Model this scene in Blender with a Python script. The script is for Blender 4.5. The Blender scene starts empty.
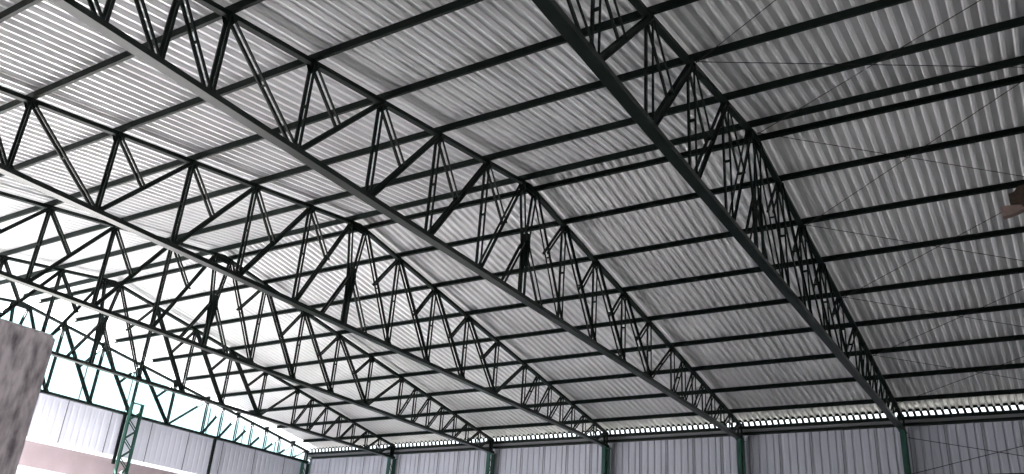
import bpy, bmesh, math, random
from mathutils import Vector, Matrix
random.seed(4)
C = bpy.context.scene.collection
SC = bpy.context.scene
H = 1.6                                   # eye height above the hall floor

# ---------------------------------------------------------------- camera
cam_data = bpy.data.cameras.new('camera')
cam_data.sensor_width = 36.0
cam_data.lens = 866.5 / 1024 * 36.0
cam_data.clip_start = 0.05
cam_data.clip_end = 500
cam = bpy.data.objects.new('camera', cam_data)
C.objects.link(cam)
r = Vector((0.84969487, 0.52330255, 0.06459923))
u = Vector((0.16849843, -0.38557815, 0.90715917))
f = Vector((-0.49962676, 0.75992363, 0.41579944))
m = Matrix((r, u, -f)).transposed().to_4x4()
m.translation = Vector((0, 0, H))
cam.matrix_world = m
SC.camera = cam

# ---------------------------------------------------------------- sky, sun, exposure
world = bpy.data.worlds.new('overcast_sky')
SC.world = world
world.use_nodes = True
wb = world.node_tree.nodes['Background']
wb.inputs['Color'].default_value = (0.86, 0.95, 1.0, 1)
wb.inputs['Strength'].default_value = 1.1
sun_data = bpy.data.lights.new('sun', 'SUN')
sun_data.energy = 130.0
sun_data.angle = math.radians(2.0)
sun_data.color = (1.0, 0.98, 0.99)
sun = bpy.data.objects.new('sun', sun_data)
C.objects.link(sun)
sd = Vector((1.0, 0.12, -0.85))            # travels into the hall through the gable door
sun.rotation_euler = sd.to_track_quat('-Z', 'Y').to_euler()
sun.location = (-60, 0, 40)
SC.view_settings.view_transform = 'Standard'
SC.view_settings.look = 'None'
SC.view_settings.gamma = 1.0
SC.view_settings.use_curve_mapping = False
SC.view_settings.exposure = 1.14

SC.cycles.use_guiding = True                # cleaner indirect light from the sunlit floor

# ---------------------------------------------------------------- dimensions
BAY = 5.0
X1 = -4.174                                # the truss nearest the camera on its left
def TX(i): return X1 - (i - 1) * BAY + (0.075 if i == 1 else 0.0)       # i = 0 .. 6, 6 stands in the gable
YR, ZR, SL = 14.5, 9.12 + H, 0.1536        # ridge and slope of the top chord axis
ZB = 6.455 + H                              # bottom chord axis
D = 1.671                                  # purlin spacing
YF, YN = 28.77, -1.37                      # far and near column lines
XL, XR = TX(6), 12.0
def ztop(y): return ZR - SL * abs(y - YR)
PURLIN_H = 0.125
def zsheet(y): return ztop(y) + 0.05 + PURLIN_H + 0.01

# ---------------------------------------------------------------- materials
def mat(name, col, rough=0.5, metal=0.0, spec=0.5, var=0.0, scale=3.0, bump=0.0, col2=None, stretch=None, translucent=0.0):
    mt = bpy.data.materials.new(name); mt.use_nodes = True
    nt = mt.node_tree; n = nt.nodes; l = nt.links
    b = n['Principled BSDF']
    b.inputs['Base Color'].default_value = (*col, 1)
    b.inputs['Roughness'].default_value = rough
    b.inputs['Metallic'].default_value = metal
    b.inputs['Specular IOR Level'].default_value = spec
    if var or col2 or bump:
        tc = n.new('ShaderNodeTexCoord'); mp = n.new('ShaderNodeMapping')
        if stretch: mp.inputs['Scale'].default_value = stretch
        nz = n.new('ShaderNodeTexNoise'); nz.inputs['Scale'].default_value = scale
        nz.inputs['Detail'].default_value = 5
        l.new(tc.outputs['Object'], mp.inputs['Vector']); l.new(mp.outputs['Vector'], nz.inputs['Vector'])
        cr = n.new('ShaderNodeValToRGB')
        c2 = col2 or tuple(max(0, c * (1 - var)) for c in col)
        cr.color_ramp.elements[0].position = 0.35; cr.color_ramp.elements[0].color = (*c2, 1)
        cr.color_ramp.elements[1].position = 0.65; cr.color_ramp.elements[1].color = (*col, 1)
        l.new(nz.outputs['Fac'], cr.inputs['Fac']); l.new(cr.outputs['Color'], b.inputs['Base Color'])
        if bump:
            bp = n.new('ShaderNodeBump'); bp.inputs['Strength'].default_value = bump
            l.new(nz.outputs['Fac'], bp.inputs['Height']); l.new(bp.outputs['Normal'], b.inputs['Normal'])
    if translucent:
        tr = n.new('ShaderNodeBsdfTranslucent'); tr.inputs['Color'].default_value = (*col, 1)
        mx = n.new('ShaderNodeMixShader'); mx.inputs['Fac'].default_value = translucent
        l.new(b.outputs['BSDF'], mx.inputs[1]); l.new(tr.outputs['BSDF'], mx.inputs[2])
        l.new(mx.outputs['Shader'], n['Material Output'].inputs['Surface'])
    return mt
M = dict(
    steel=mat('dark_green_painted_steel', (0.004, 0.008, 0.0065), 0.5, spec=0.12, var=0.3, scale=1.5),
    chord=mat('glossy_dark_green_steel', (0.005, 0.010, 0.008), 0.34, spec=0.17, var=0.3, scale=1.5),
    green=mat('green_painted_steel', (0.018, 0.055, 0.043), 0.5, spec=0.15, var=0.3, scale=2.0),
    roof=mat('galvanised_roof_sheet', (0.70, 0.70, 0.71), 0.40, metal=0.18, var=0.12, scale=0.8),
    clad=mat('pale_wall_sheet', (0.30, 0.31, 0.36), 0.5, metal=0.0, var=0.10, scale=0.6, stretch=(1, 1, 0.25)),
    gable=mat('pale_gable_sheet', (0.44, 0.45, 0.51), 0.6, spec=0.2, var=0.08, scale=0.6),
    fibre=mat('translucent_fibreglass_sheet', (0.20, 0.32, 0.33), 0.6, spec=0.2, var=0.06, scale=0.5, translucent=0.075),
    skyl=mat('translucent_roof_sheet', (0.5, 0.52, 0.53), 0.5, translucent=0.06),
    gutter=mat('grey_eave_flashing', (0.10, 0.10, 0.11), 0.5),
    plaster=mat('pinkish_plaster', (0.27, 0.22, 0.235), 0.9, var=0.15, scale=1.2, bump=0.1),
    conc=mat('stained_concrete', (0.66, 0.58, 0.60), 0.92, col2=(0.17, 0.14, 0.155), scale=6.5, bump=0.25, stretch=(1.4, 2.4, 0.9)),
    floor=mat('hall_floor_concrete', (0.36, 0.355, 0.35), 0.6, var=0.1, scale=0.5),
    ground=mat('outdoor_ground', (0.06, 0.06, 0.05), 0.95, var=0.2, scale=0.4),
    wire=mat('bracing_wire_steel', (0.01, 0.01, 0.01), 0.6, spec=0.1),
    rust=mat('rusty_brown_steel', (0.045, 0.026, 0.015), 0.8, var=0.6, scale=14),
    tan=mat('pinkish_tan_plate', (0.25, 0.18, 0.16), 0.8, var=0.2, scale=10),
)

# ---------------------------------------------------------------- helpers
def link_mesh(name, bm, material, parent=None, smooth=False):
    me = bpy.data.meshes.new(name)
    bmesh.ops.recalc_face_normals(bm, faces=bm.faces)
    bm.to_mesh(me); bm.free()
    me.materials.append(material)
    o = bpy.data.objects.new(name, me); C.objects.link(o)
    if parent is not None: o.parent = parent
    return o
def add_box(bm, lo, hi):
    x0, y0, z0 = lo; x1, y1, z1 = hi
    v = [bm.verts.new(p) for p in ((x0,y0,z0),(x1,y0,z0),(x1,y1,z0),(x0,y1,z0),(x0,y0,z1),(x1,y0,z1),(x1,y1,z1),(x0,y1,z1))]
    for q in ((0,3,2,1),(4,5,6,7),(0,1,5,4),(1,2,6,5),(2,3,7,6),(3,0,4,7)): bm.faces.new([v[k] for k in q])
def add_prism(bm, profile, p0, p1, side, up):
    """sweep a 2-D outline (side, up) from p0 to p1"""
    p0, p1 = Vector(p0), Vector(p1)
    a = [bm.verts.new(p0 + side * s + up * t) for s, t in profile]
    b = [bm.verts.new(p1 + side * s + up * t) for s, t in profile]
    n = len(profile)
    for k in range(n):
        bm.faces.new((a[k], a[(k+1) % n], b[(k+1) % n], b[k]))
    bm.faces.new(a[::-1]); bm.faces.new(b)
def channel(w, h, t):                       # C outline, open side towards +up
    return [(-w/2, -h/2), (w/2, -h/2), (w/2, h/2), (w/2-t, h/2), (w/2-t, -h/2+t), (-w/2+t, -h/2+t), (-w/2+t, h/2), (-w/2, h/2)]
def csec(w, h, t):                          # lipped C outline standing up, open to +side
    return [(-w/2,-h/2),(w/2,-h/2),(w/2,-h/2+.02),(w/2-t,-h/2+.02),(w/2-t,-h/2+t),(-w/2+t,-h/2+t),(-w/2+t,h/2-t),
            (w/2-t,h/2-t),(w/2-t,h/2-.02),(w/2,h/2-.02),(w/2,h/2),(-w/2,h/2)]
XA = Vector((1, 0, 0))
def in_plane_up(p0, p1):
    d = (Vector(p1) - Vector(p0)).normalized()
    return XA.cross(d).normalized() if abs(d.x) < 0.9 else Vector((0, 0, 1))
def double_angle(bm, p0, p1, w=0.05, t=0.01, gap=0.042):
    """two back-to-back angles either side of the truss axis, with batten plates"""
    p0, p1 = Vector(p0), Vector(p1); up = in_plane_up(p0, p1)
    for s in (-1, 1):
        prof = [(s*gap, -w/2), (s*(gap+w*.6), -w/2), (s*(gap+w*.6), -w/2+t), (s*(gap+t), -w/2+t), (s*(gap+t), w/2), (s*gap, w/2)]
        add_prism(bm, prof, p0, p1, XA, up)
    L = (p1 - p0).length
    n = 1 if L > 1.45 else 0
    for k in range(1, n + 1):
        c = p0.lerp(p1, k / (n + 1)); d = (p1 - p0).normalized() * 0.018
        add_prism(bm, [(-gap, -w*.35), (gap, -w*.35), (gap, w*.35), (-gap, w*.35)], c - d, c + d, XA, up)
def thing(name, label, cat, loc=(0, 0, 0), group=None):
    o = bpy.data.objects.new(name, None); C.objects.link(o)
    o.empty_display_size = 0.3; o.location = loc
    o['label'] = label; o['category'] = cat
    if group: o['group'] = group
    return o
def tag(o, label, cat, group=None):
    o['label'] = label; o['category'] = cat
    if group: o['group'] = group
    return o
def struct(o):
    o['kind'] = 'structure'; return o
def dup(root, loc, label):
    q = root.copy(); C.objects.link(q); q.location = loc; q['label'] = label
    for ch in list(root.children):
        c = ch.copy(); C.objects.link(c); c.parent = q
    return q

# ---------------------------------------------------------------- floor and ground
bm = bmesh.new(); add_box(bm, (XL-.3, YN-.4, -0.2), (XR, YF+.3, 0)); struct(link_mesh('floor', bm, M['floor']))
bm = bmesh.new(); add_box(bm, (-140, -110, -0.5), (110, 140, -0.2)); struct(link_mesh('ground', bm, M['ground']))

# ---------------------------------------------------------------- corrugated roof
PITCH, RIB = 0.2, 0.07
def rib_profile(x0, x1, pitch, depth, low=0.38, slope=0.12):
    """x, height pairs of a trapezoidal sheet"""
    pts = []; x = x0
    while x < x1 - 1e-6:
        for a, hh in ((0, 0), (low, 0), (low+slope, depth), (1-slope, depth)):
            if x + a*pitch < x1: pts.append((x + a*pitch, hh))
        x += pitch
    pts.append((x1, 0)); return pts
def roof_slope(name, x0, x1, ya, yb, material, parent=None):
    bm = bmesh.new()
    prof = rib_profile(x0, x1, PITCH, RIB, 0.2, 0.14)
    rows = []
    n = 4
    for k in range(n+1):
        y = ya + (yb-ya)*k/n
        rows.append([bm.verts.new((x, y, zsheet(y)+hh)) for x, hh in prof])
    for k in range(n):
        for i in range(len(prof)-1):
            bm.faces.new((rows[k][i], rows[k][i+1], rows[k+1][i+1], rows[k+1][i]))
    return link_mesh(name, bm, material, parent)
XS = XL + 0.42                               # the last metre before the gable is translucent sheet
far_roof = struct(roof_slope('ceiling', XS, XR, YR, YF+.32, M['roof']))
near_roof = struct(roof_slope('ceiling', XS, XR, YR, YN-.3, M['roof']))
struct(roof_slope('ceiling', XL-.35, XS, YR, YF+.32, M['skyl']))
struct(roof_slope('ceiling', XL-.35, XS, YR, YN-.3, M['skyl']))

# ---------------------------------------------------------------- roof trusses
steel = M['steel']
def half(y): return YR - y if y < YR else y - YR
def make_truss():
    t = thing('roof_truss', '', 'roof truss', (0, 0, 0), 'roof trusses spanning the hall')
    # coordinates are local: x = 0, y and z as in the hall
    bm = bmesh.new()                                                # top chord: two slopes, channel open upwards
    for y0, y1 in ((YN, YR), (YR, YF+.1)):
        p0, p1 = Vector((0, y0, ztop(y0))), Vector((0, y1, ztop(y1)))
        add_prism(bm, channel(0.11, 0.08, 0.012), p0, p1, XA, in_plane_up(p0, p1))
    link_mesh('top_chord', bm, steel, t)
    bm = bmesh.new()
    add_prism(bm, channel(0.175, 0.09, 0.012), (0, YN, ZB), (0, YF+.1, ZB), XA, Vector((0, 0, 1)))
    link_mesh('bottom_chord', bm, M['chord'], t)
    def member(name, a, b, w=0.055):
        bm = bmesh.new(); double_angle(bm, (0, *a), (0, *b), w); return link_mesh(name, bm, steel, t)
    def gusset(pts):
        bm = bmesh.new()
        vs = [(y, z) for y, z in pts]
        for s in (-1, 1):
            a = [bm.verts.new((s*0.042, y, z)) for y, z in vs]; b = [bm.verts.new((s*0.05, y, z)) for y, z in vs]
            bm.faces.new(a); bm.faces.new(b[::-1])
            for k in range(len(vs)): bm.faces.new((a[k], a[(k+1) % len(vs)], b[(k+1) % len(vs)], b[k]))
        link_mesh('gusset_plate', bm, steel, t)
    for s in (-1, 1):
        yy = lambda q: YR + s*q
        T = lambda q: (yy(q), ztop(yy(q)))
        Bm = lambda q: (yy(q), ZB)
        end = (YF - YR) if s > 0 else (YR - YN)
        # full panels
        for k in range(1, 6):
            q = k*D
            member('vertical_strut', T(q), Bm(q))
            gusset([(yy(q)-.1, ZB+.03), (yy(q)+.1, ZB+.03), (yy(q)+.04, ZB+.12), (yy(q)-.04, ZB+.12)])
            gusset([(yy(q)-.12, ztop(yy(q))-.02), (yy(q)+.12, ztop(yy(q))-.02), (yy(q)+.04, ztop(yy(q))-.16), (yy(q)-.04, ztop(yy(q))-.16)])
        for k in range(1, 4):                       # thick diagonal rising to the ridge, short strut down to its middle
            member('diagonal_brace', Bm((k+1)*D), T(k*D), 0.075)
            a, b = Vector((0, *T((k+1)*D))), Vector((0, *Bm(k*D)))
            c, d = Vector((0, *Bm((k+1)*D))), Vector((0, *T(k*D)))
            mid = c.lerp(d, 0.46)
            member('short_strut', (a.y, a.z), (mid.y, mid.z))
        # towards the ridge and towards the column
        member('diagonal_brace', T(5*D), Bm(4*D))
        member('diagonal_brace', Bm(D), T(0.28))
        member('king_post', T(0.27), (yy(0.06), ZB+1.25))
        member('short_strut', T(D), (yy(.86), ZB+1.36))
        member('short_strut', (yy(0.1), ZB+1.2), Bm(0.8))
        # half panels near the columns
        q = 5*D; h = D/2
        while q + h < end - 0.02:
            q2 = q + h
            member('vertical_strut', T(q2), Bm(q2), 0.05)
            member('diagonal_brace', T(q2), Bm(q), 0.05)
            q = q2
        member('diagonal_brace', T(end), Bm(q), 0.05)
        member('end_post', T(end), Bm(end), 0.09)
    member('king_post', (YR, ZB+1.3), (YR, ZB), 0.09)
    gusset([(YR-.07, ZB+.7), (YR+.07, ZB+.7), (YR+.13, ZB+1.2), (YR+.09, ZB+1.5), (YR-.09, ZB+1.5), (YR-.13, ZB+1.2)])
    gusset([(YR-.36, ztop(YR-.36)-.02), (YR, ZR-.02), (YR+.36, ztop(YR+.36)-.02), (YR+.3, ZR-.15), (YR-.3, ZR-.15)])
    return t
TRUSS = {
 0: 'dark green roof truss at the extreme right edge, only its top chord edge showing',
 1: 'dark green roof truss descending to the rightmost column on the far wall',
 2: 'dark green roof truss crossing mid view, running down to the second column from right',
 3: 'roof truss third from the right, its bottom chord glaring white at left edge',
 4: 'dark roof truss landing on the fourth column from the right',
 5: 'thin dark roof truss standing just before the gable truss, against glaring roof',
 6: 'green end truss set against the pale cyan sheets of the gable wall',
}
proto = make_truss(); proto.location = (TX(1), 0, 0); proto['label'] = TRUSS[1]
for i in (0, 2, 3, 4, 5, 6): dup(proto, (TX(i), 0, 0), TRUSS[i])

# ---------------------------------------------------------------- purlins
ORD = ['', 'first', 'second', 'third', 'fourth', 'fifth', 'sixth', 'seventh', 'eighth']
def purlin_mesh():
    bm = bmesh.new()
    add_prism(bm, csec(0.06, PURLIN_H, 0.006), (XS+.12, 0, 0), (XR-.05, 0, 0), Vector((0, 1, 0)), Vector((0, 0, 1)))  # stops short of the gable, imitating purlin ends lost in glare
    return bm
pur = None
ys = [(0.28*s, s, 0) for s in (-1, 1)] + [(s*k*D, s, k) for s in (-1, 1) for k in range(1, 9)]
for dy, s, k in ys:
    side = 'far' if s > 0 else 'near'
    lab = f'long dark purlin of the close ridge pair, on the {side} slope' if k == 0 else \
          f'long dark roof purlin, {ORD[k]} below the ridge pair on the {side} slope'
    if pur is None: pur = link_mesh('purlin', purlin_mesh(), steel); o = pur
    else: o = pur.copy(); C.objects.link(o)
    y = YR + dy
    o.location = (0, y, ztop(y) + 0.047 + PURLIN_H/2)
    o.rotation_euler = (math.atan(SL) * (-s) + (math.pi if s > 0 else 0), 0, 0)
    tag(o, lab, 'purlin', 'purlins under the roof sheets')
# small cleats on the gable truss where the purlins would land
clp = None
for s in (-1, 1):
    for k in range(1, 9):
        y = YR + s*k*D
        if clp is None:
            bm = bmesh.new(); add_prism(bm, [(-.04, 0), (.04, 0), (.04, .008), (-.032, .008), (-.032, .1), (-.04, .1)], (-.14, 0, 0), (.14, 0, 0), Vector((0, 1, 0)), Vector((0, 0, 1)))
            clp = link_mesh('purlin_cleat', bm, steel); o = clp
        else: o = clp.copy(); C.objects.link(o)
        o.location = (TX(6), y, ztop(y)+.045)
        tag(o, f'small dark cleat on gable truss, {ORD[k]} from the ridge on the {"far" if s > 0 else "near"} slope', 'cleat', 'cleats along the gable truss')

# ---------------------------------------------------------------- lattice columns
def make_column(top, sep=0.20):
    t = thing('lattice_column', '', 'column', (0, 0, 0), 'lattice columns')
    w = 0.14
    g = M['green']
    for s in (-1, 1):
        bm = bmesh.new()
        prof = [(-w/2, s*sep), (w/2, s*sep), (w/2, s*(sep-.06)), (w/2-.012, s*(sep-.06)), (w/2-.012, s*(sep-.012)), (-w/2+.012, s*(sep-.012)), (-w/2+.012, s*(sep-.06)), (-w/2, s*(sep-.06))]
        add_prism(bm, prof, (0, 0, 0), (0, 0, top), XA, Vector((0, 1, 0)))
        link_mesh('column_channel', bm, g, t)
    z, k = 0.3, 0
    while z < top - .4:
        a, b = (-1, 1) if k % 2 == 0 else (1, -1)
        bm = bmesh.new()
        for xs in (-1, 1):
            p0, p1 = Vector((xs*(w/2-.004), a*(sep-.05), z)), Vector((xs*(w/2-.004), b*(sep-.05), z+.34))
            add_prism(bm, [(-.004, -.02), (.004, -.02), (.004, .02), (-.004, .02)], p0, p1, XA, in_plane_up(p0, p1))
        link_mesh('lacing_bar', bm, g, t); z += .34; k += 1
    bm = bmesh.new(); add_box(bm, (-.1, -.24, top-.012), (.1, .24, top)); link_mesh('cap_plate', bm, g, t)
    bm = bmesh.new(); add_box(bm, (-.16, -.3, 0), (.16, .3, .02)); link_mesh('base_plate', bm, g, t)
    return t
CL = {1: 'rightmost dark green column on the far wall, under the nearest truss',
      2: 'green lattice column on the far wall, second from the right',
      3: 'green lattice column on the far wall, third from the right',
      4: 'green lattice column on the far wall, fourth from the right, lacing visible',
      5: 'green lattice column on the far wall beside the corner column',
      6: 'green lattice column in the corner between far wall and gable wall'}
col0 = make_column(ZB-.05)
col0.location = (TX(1), YF, 0); col0['label'] = CL[1]
for i in range(2, 7): dup(col0, (TX(i), YF, 0), CL[i])
gc = make_column(6.82 + H, .25); gc.location = (TX(6)+.42, 19.45, 0); gc['label'] = 'bright green lattice column standing before the gable wall, lacing clearly seen'
def post(y, lab, z0=0, z1=ZB-.05, x=TX(6)):
    bm = bmesh.new(); add_prism(bm, csec(.09, .09, .006), (0, 0, z0), (0, 0, z1), XA, Vector((0, 1, 0)))
    o = link_mesh('gable_post', bm, M['steel']); o.location = (x, y, 0); tag(o, lab, 'post', 'posts on the gable wall')
post(19.27, 'slim dark post directly left of the bright green lattice column on the gable', 4.62 + H, x=TX(6)+.1)
post(23.57, 'slim dark post on the gable wall between lattice column and far corner')

# ---------------------------------------------------------------- walls
def clad(name, p0, direction, length, z0, ztopf, material, pitch=0.25, depth=0.03, normal=None, parent=None):
    """ribbed wall sheet running along `direction`, ribs vertical, top height given per position"""
    bm = bmesh.new(); prof = rib_profile(0, length, pitch, depth, 0.6, 0.1)
    lo, hi = [], []
    for s, hh in prof:
        p = Vector(p0) + direction*s + normal*hh
        lo.append(bm.verts.new((p.x, p.y, z0))); hi.append(bm.verts.new((p.x, p.y, ztopf(p))))
    for i in range(len(prof)-1): bm.faces.new((lo[i], lo[i+1], hi[i+1], hi[i]))
    return link_mesh(name, bm, material, parent)
YW = YF + 0.30
wf = struct(clad('wall_far', (XL-.4, YW, 0), XA, XR-XL+.4, 0, lambda p: 6.85+H, M['clad'], normal=Vector((0, 1, 0))))
def lap_strip(parent, material, x, y, z0, z1, nx, ny):
    bm = bmesh.new(); add_box(bm, (x-.012-abs(ny)*0, y-.012, z0), (x+.012, y+.012, z1)); link_mesh('lap_joint', bm, material, parent)
x = XL + 1.2
while x < 3:
    lap_strip(wf, M['gutter'], x, YW-.006, 3.5, 6.6+H, 0, 1); x += 1.0
# gable wall
XG = XL - 0.28
def open_gap(p): return zsheet(p.y) - 0.30
Yv = Vector((0, 1, 0)); Nx = Vector((-1, 0, 0))
wl = struct(clad('wall_left', (XG, 0, 0), Yv, YW, 4.97+H, lambda p: ZB, M['gable'], depth=.008, normal=Nx))
wg = struct(clad('wall_left', (XG-.05, YN, 0), Yv, YW-YN, ZB, open_gap, M['fibre'], normal=Nx))
for k in range(14):
    y = 2.4 + k*1.9; bm = bmesh.new(); add_box(bm, (XG-.06, y-.02, ZB), (XG-.035, y+.02, open_gap(Vector((0, y, 0)))-.02)); link_mesh('lap_joint', bm, M['gutter'], wg)
for k in range(16):
    y = 1.5 + k*1.75
    bm = bmesh.new(); add_box(bm, (XG-.01, y-.015, 4.97+H), (XG+.012, y+.015, ZB)); link_mesh('lap_joint', bm, M['gutter'], wl)
bm = bmesh.new()
add_box(bm, (XG-.06, 18.2, 0), (XG+.02, YW, 4.84+H))
add_box(bm, (XG-.06, YN, 4.03+H), (XG+.02, 18.2, 4.84+H))
add_box(bm, (XG-.06, YN, 0), (XG+.02, 0.2, 4.03+H))
struct(link_mesh('wall_left', bm, M['plaster']))
# near and right walls
for xa, xb, za in ((XL-.4, 1.0, 0), (1.0, 9.0, 4.6), (9.0, XR, 0)):      # unseen opening behind the camera, added to light the pillar and roof
    struct(clad('wall_near', (xa, YN-.25, 0), XA, xb-xa, za, lambda p: 6.7+H, M['clad'], normal=Vector((0, -1, 0))))
struct(clad('wall_right', (XR, YN-.2, 0), Yv, YW-YN+.2, 5.2, lambda p: zsheet(p.y)-.02, M['clad'], normal=Vector((1, 0, 0))))
for ya, yb in ((YN-.2, 7.0), (19.0, YW)):  # middle left open below, an unseen gap added for fill light
    struct(clad('wall_right', (XR, ya, 0), Yv, yb-ya, 0, lambda p: 5.2, M['clad'], normal=Vector((1, 0, 0))))
# eave beam over the far wall
t = thing('eave_beam', 'long eave beam with grey flashing running along the top of the far wall', 'beam', (0, YW-.06, 6.5+H))
def ebox(name, y0, y1, z0, z1, mt):
    bm = bmesh.new(); add_box(bm, (XL-.2, y0, z0), (XR-.05, y1, z1)); link_mesh(name, bm, mt, t)
ebox('lower_rail', -.12, .04, .12, .19, steel)
ebox('flashing', -.06, .06, .19, .3, M['gutter'])
ebox('upper_rail', -.12, .04, .3, .4, steel)
bm = bmesh.new(); x = XL                      # closure strip whose openings let the sky through between the ribs
while x < XR - .1:
    y0, y1 = .0, .02
    a = [(x+.02, .40), (x+.10, .40), (x+.06, .565), (x-.02, .565)]
    vs = [[bm.verts.new((p, y, q)) for p, q in a] for y in (y0, y1)]
    bm.faces.new(vs[0]); bm.faces.new(vs[1][::-1])
    for k in range(4): bm.faces.new((vs[0][k], vs[0][(k+1)%4], vs[1][(k+1)%4], vs[1][k]))
    x += PITCH
add_box(bm, (XL-.2, .0, .565), (XR-.05, .02, .66))
link_mesh('closure_strip', bm, steel, t)
bm = bmesh.new(); add_prism(bm, [(.0,.0),(.0,.30),(.012,.30),(.012,.012),(.45,.012),(.45,.28),(.462,.28),(.462,0)], (XL-.3, YW+.06, 6.58+H), (XR, YW+.06, 6.58+H), Vector((0, 1, 0)), Vector((0, 0, 1)))  # unseen trough outside, added to block ground light from the roof sheet
link_mesh('ground_light_shield', bm, M['gutter'], t)
# horizontal girts
def girt(x0, x1, z, lab):
    bm = bmesh.new(); add_prism(bm, csec(.06, .12, .006), (x0, 0, 0), (x1, 0, 0), Vector((0, 1, 0)), Vector((0, 0, 1)))
    o = link_mesh('wall_girt', bm, steel); o.location = (0, YW-.06, z); tag(o, lab, 'girt')
girt(TX(1)+.1, XR-.1, 5.05+H, 'dark horizontal girt on the far wall at the lower right corner')

# ---------------------------------------------------------------- bracing wires
def wire(a, b, lab, rad=0.007, grp='roof bracing wires right of the nearest truss'):
    a, b = Vector(a), Vector(b); mid = (a+b)/2
    bm = bmesh.new()
    d = (b-a).normalized(); s = d.cross(Vector((0, 0, 1))).normalized(); up = s.cross(d)
    prof = [(rad*math.cos(q*math.pi/3), rad*math.sin(q*math.pi/3)) for q in range(6)]
    add_prism(bm, prof, a-mid, b-mid, s, up)
    o = link_mesh('bracing_wire', bm, M['wire']); o.location = mid; tag(o, lab, 'wire', grp)
def P(i, k):
    y = YR + k*D; return (TX(i) + (0.08 if i else -0.08), y, ztop(y) + 0.02)
names = {(-4, -2): 'on the near slope at the top edge', (-2, 0): 'on the near slope beside the ridge', (0, 2): 'on the far slope beside the ridge',
         (2, 4): 'on the middle of the far slope', (4, 6): 'low on the far slope', (6, 8): 'lowest, just above the eave'}
for (a, b), w in names.items():
    wire(P(1, a), P(0, b), f'thin wire {w}, the one falling rightwards')
    dz = Vector((0, 0, -.03)); wire(Vector(P(1, b))+dz, Vector(P(0, a))+dz, f'thin wire {w}, the one rising rightwards')
wire((TX(1)+.1, YW-.16, 6.25+H), (TX(0), YW-.16, 5.15+H), 'thin wire on far wall right of the rightmost column, falling rightwards', .01, 'wall bracing wires')
wire((TX(1)+.1, YW-.21, 5.15+H), (TX(0), YW-.21, 6.25+H), 'thin wire on far wall right of the rightmost column, rising rightwards', .01, 'wall bracing wires')

# ---------------------------------------------------------------- concrete pillar at the lower left
bm = bmesh.new()
add_box(bm, (-5.45, 1.2, 0), (-5.0, 2.75, 1.445+H))
bmesh.ops.bevel(bm, geom=list(bm.edges), offset=.02, segments=2, affect='EDGES')
o = link_mesh('concrete_pillar', bm, M['conc']); tag(o, 'dark stained concrete pillar at the lower left corner', 'pillar')

# ---------------------------------------------------------------- rusty bracket under a purlin at the right edge
t = thing('hanging_bracket', 'small rust brown bracket hanging below a purlin at the right edge', 'bracket', (-0.0, 17.84, ztop(17.84)))
bm = bmesh.new()
def poly(bm, pts, y0, y1):
    a = [bm.verts.new((x, y0, z)) for x, z in pts]; b = [bm.verts.new((x, y1, z)) for x, z in pts]
    bm.faces.new(a); bm.faces.new(b[::-1])
    for k in range(len(pts)): bm.faces.new((a[k], a[(k+1) % len(pts)], b[(k+1) % len(pts)], b[k]))
poly(bm, [(-.08, -.12), (.02, -.10), (.10, .0), (.34, .04), (.34, -.56), (.18, -.50), (.10, -.38), (-.08, -.34)], -.12, .12)
link_mesh('bracket_body', bm, M['rust'], t)
bm = bmesh.new(); poly(bm, [(-.26, -.36), (-.10, -.35), (.12, -.38), (.16, -.47), (-.05, -.54), (-.24, -.57)], -.08, .08)
q = link_mesh('bracket_arm', bm, M['tan'], t); q['label'] = 'pinkish tan arm'
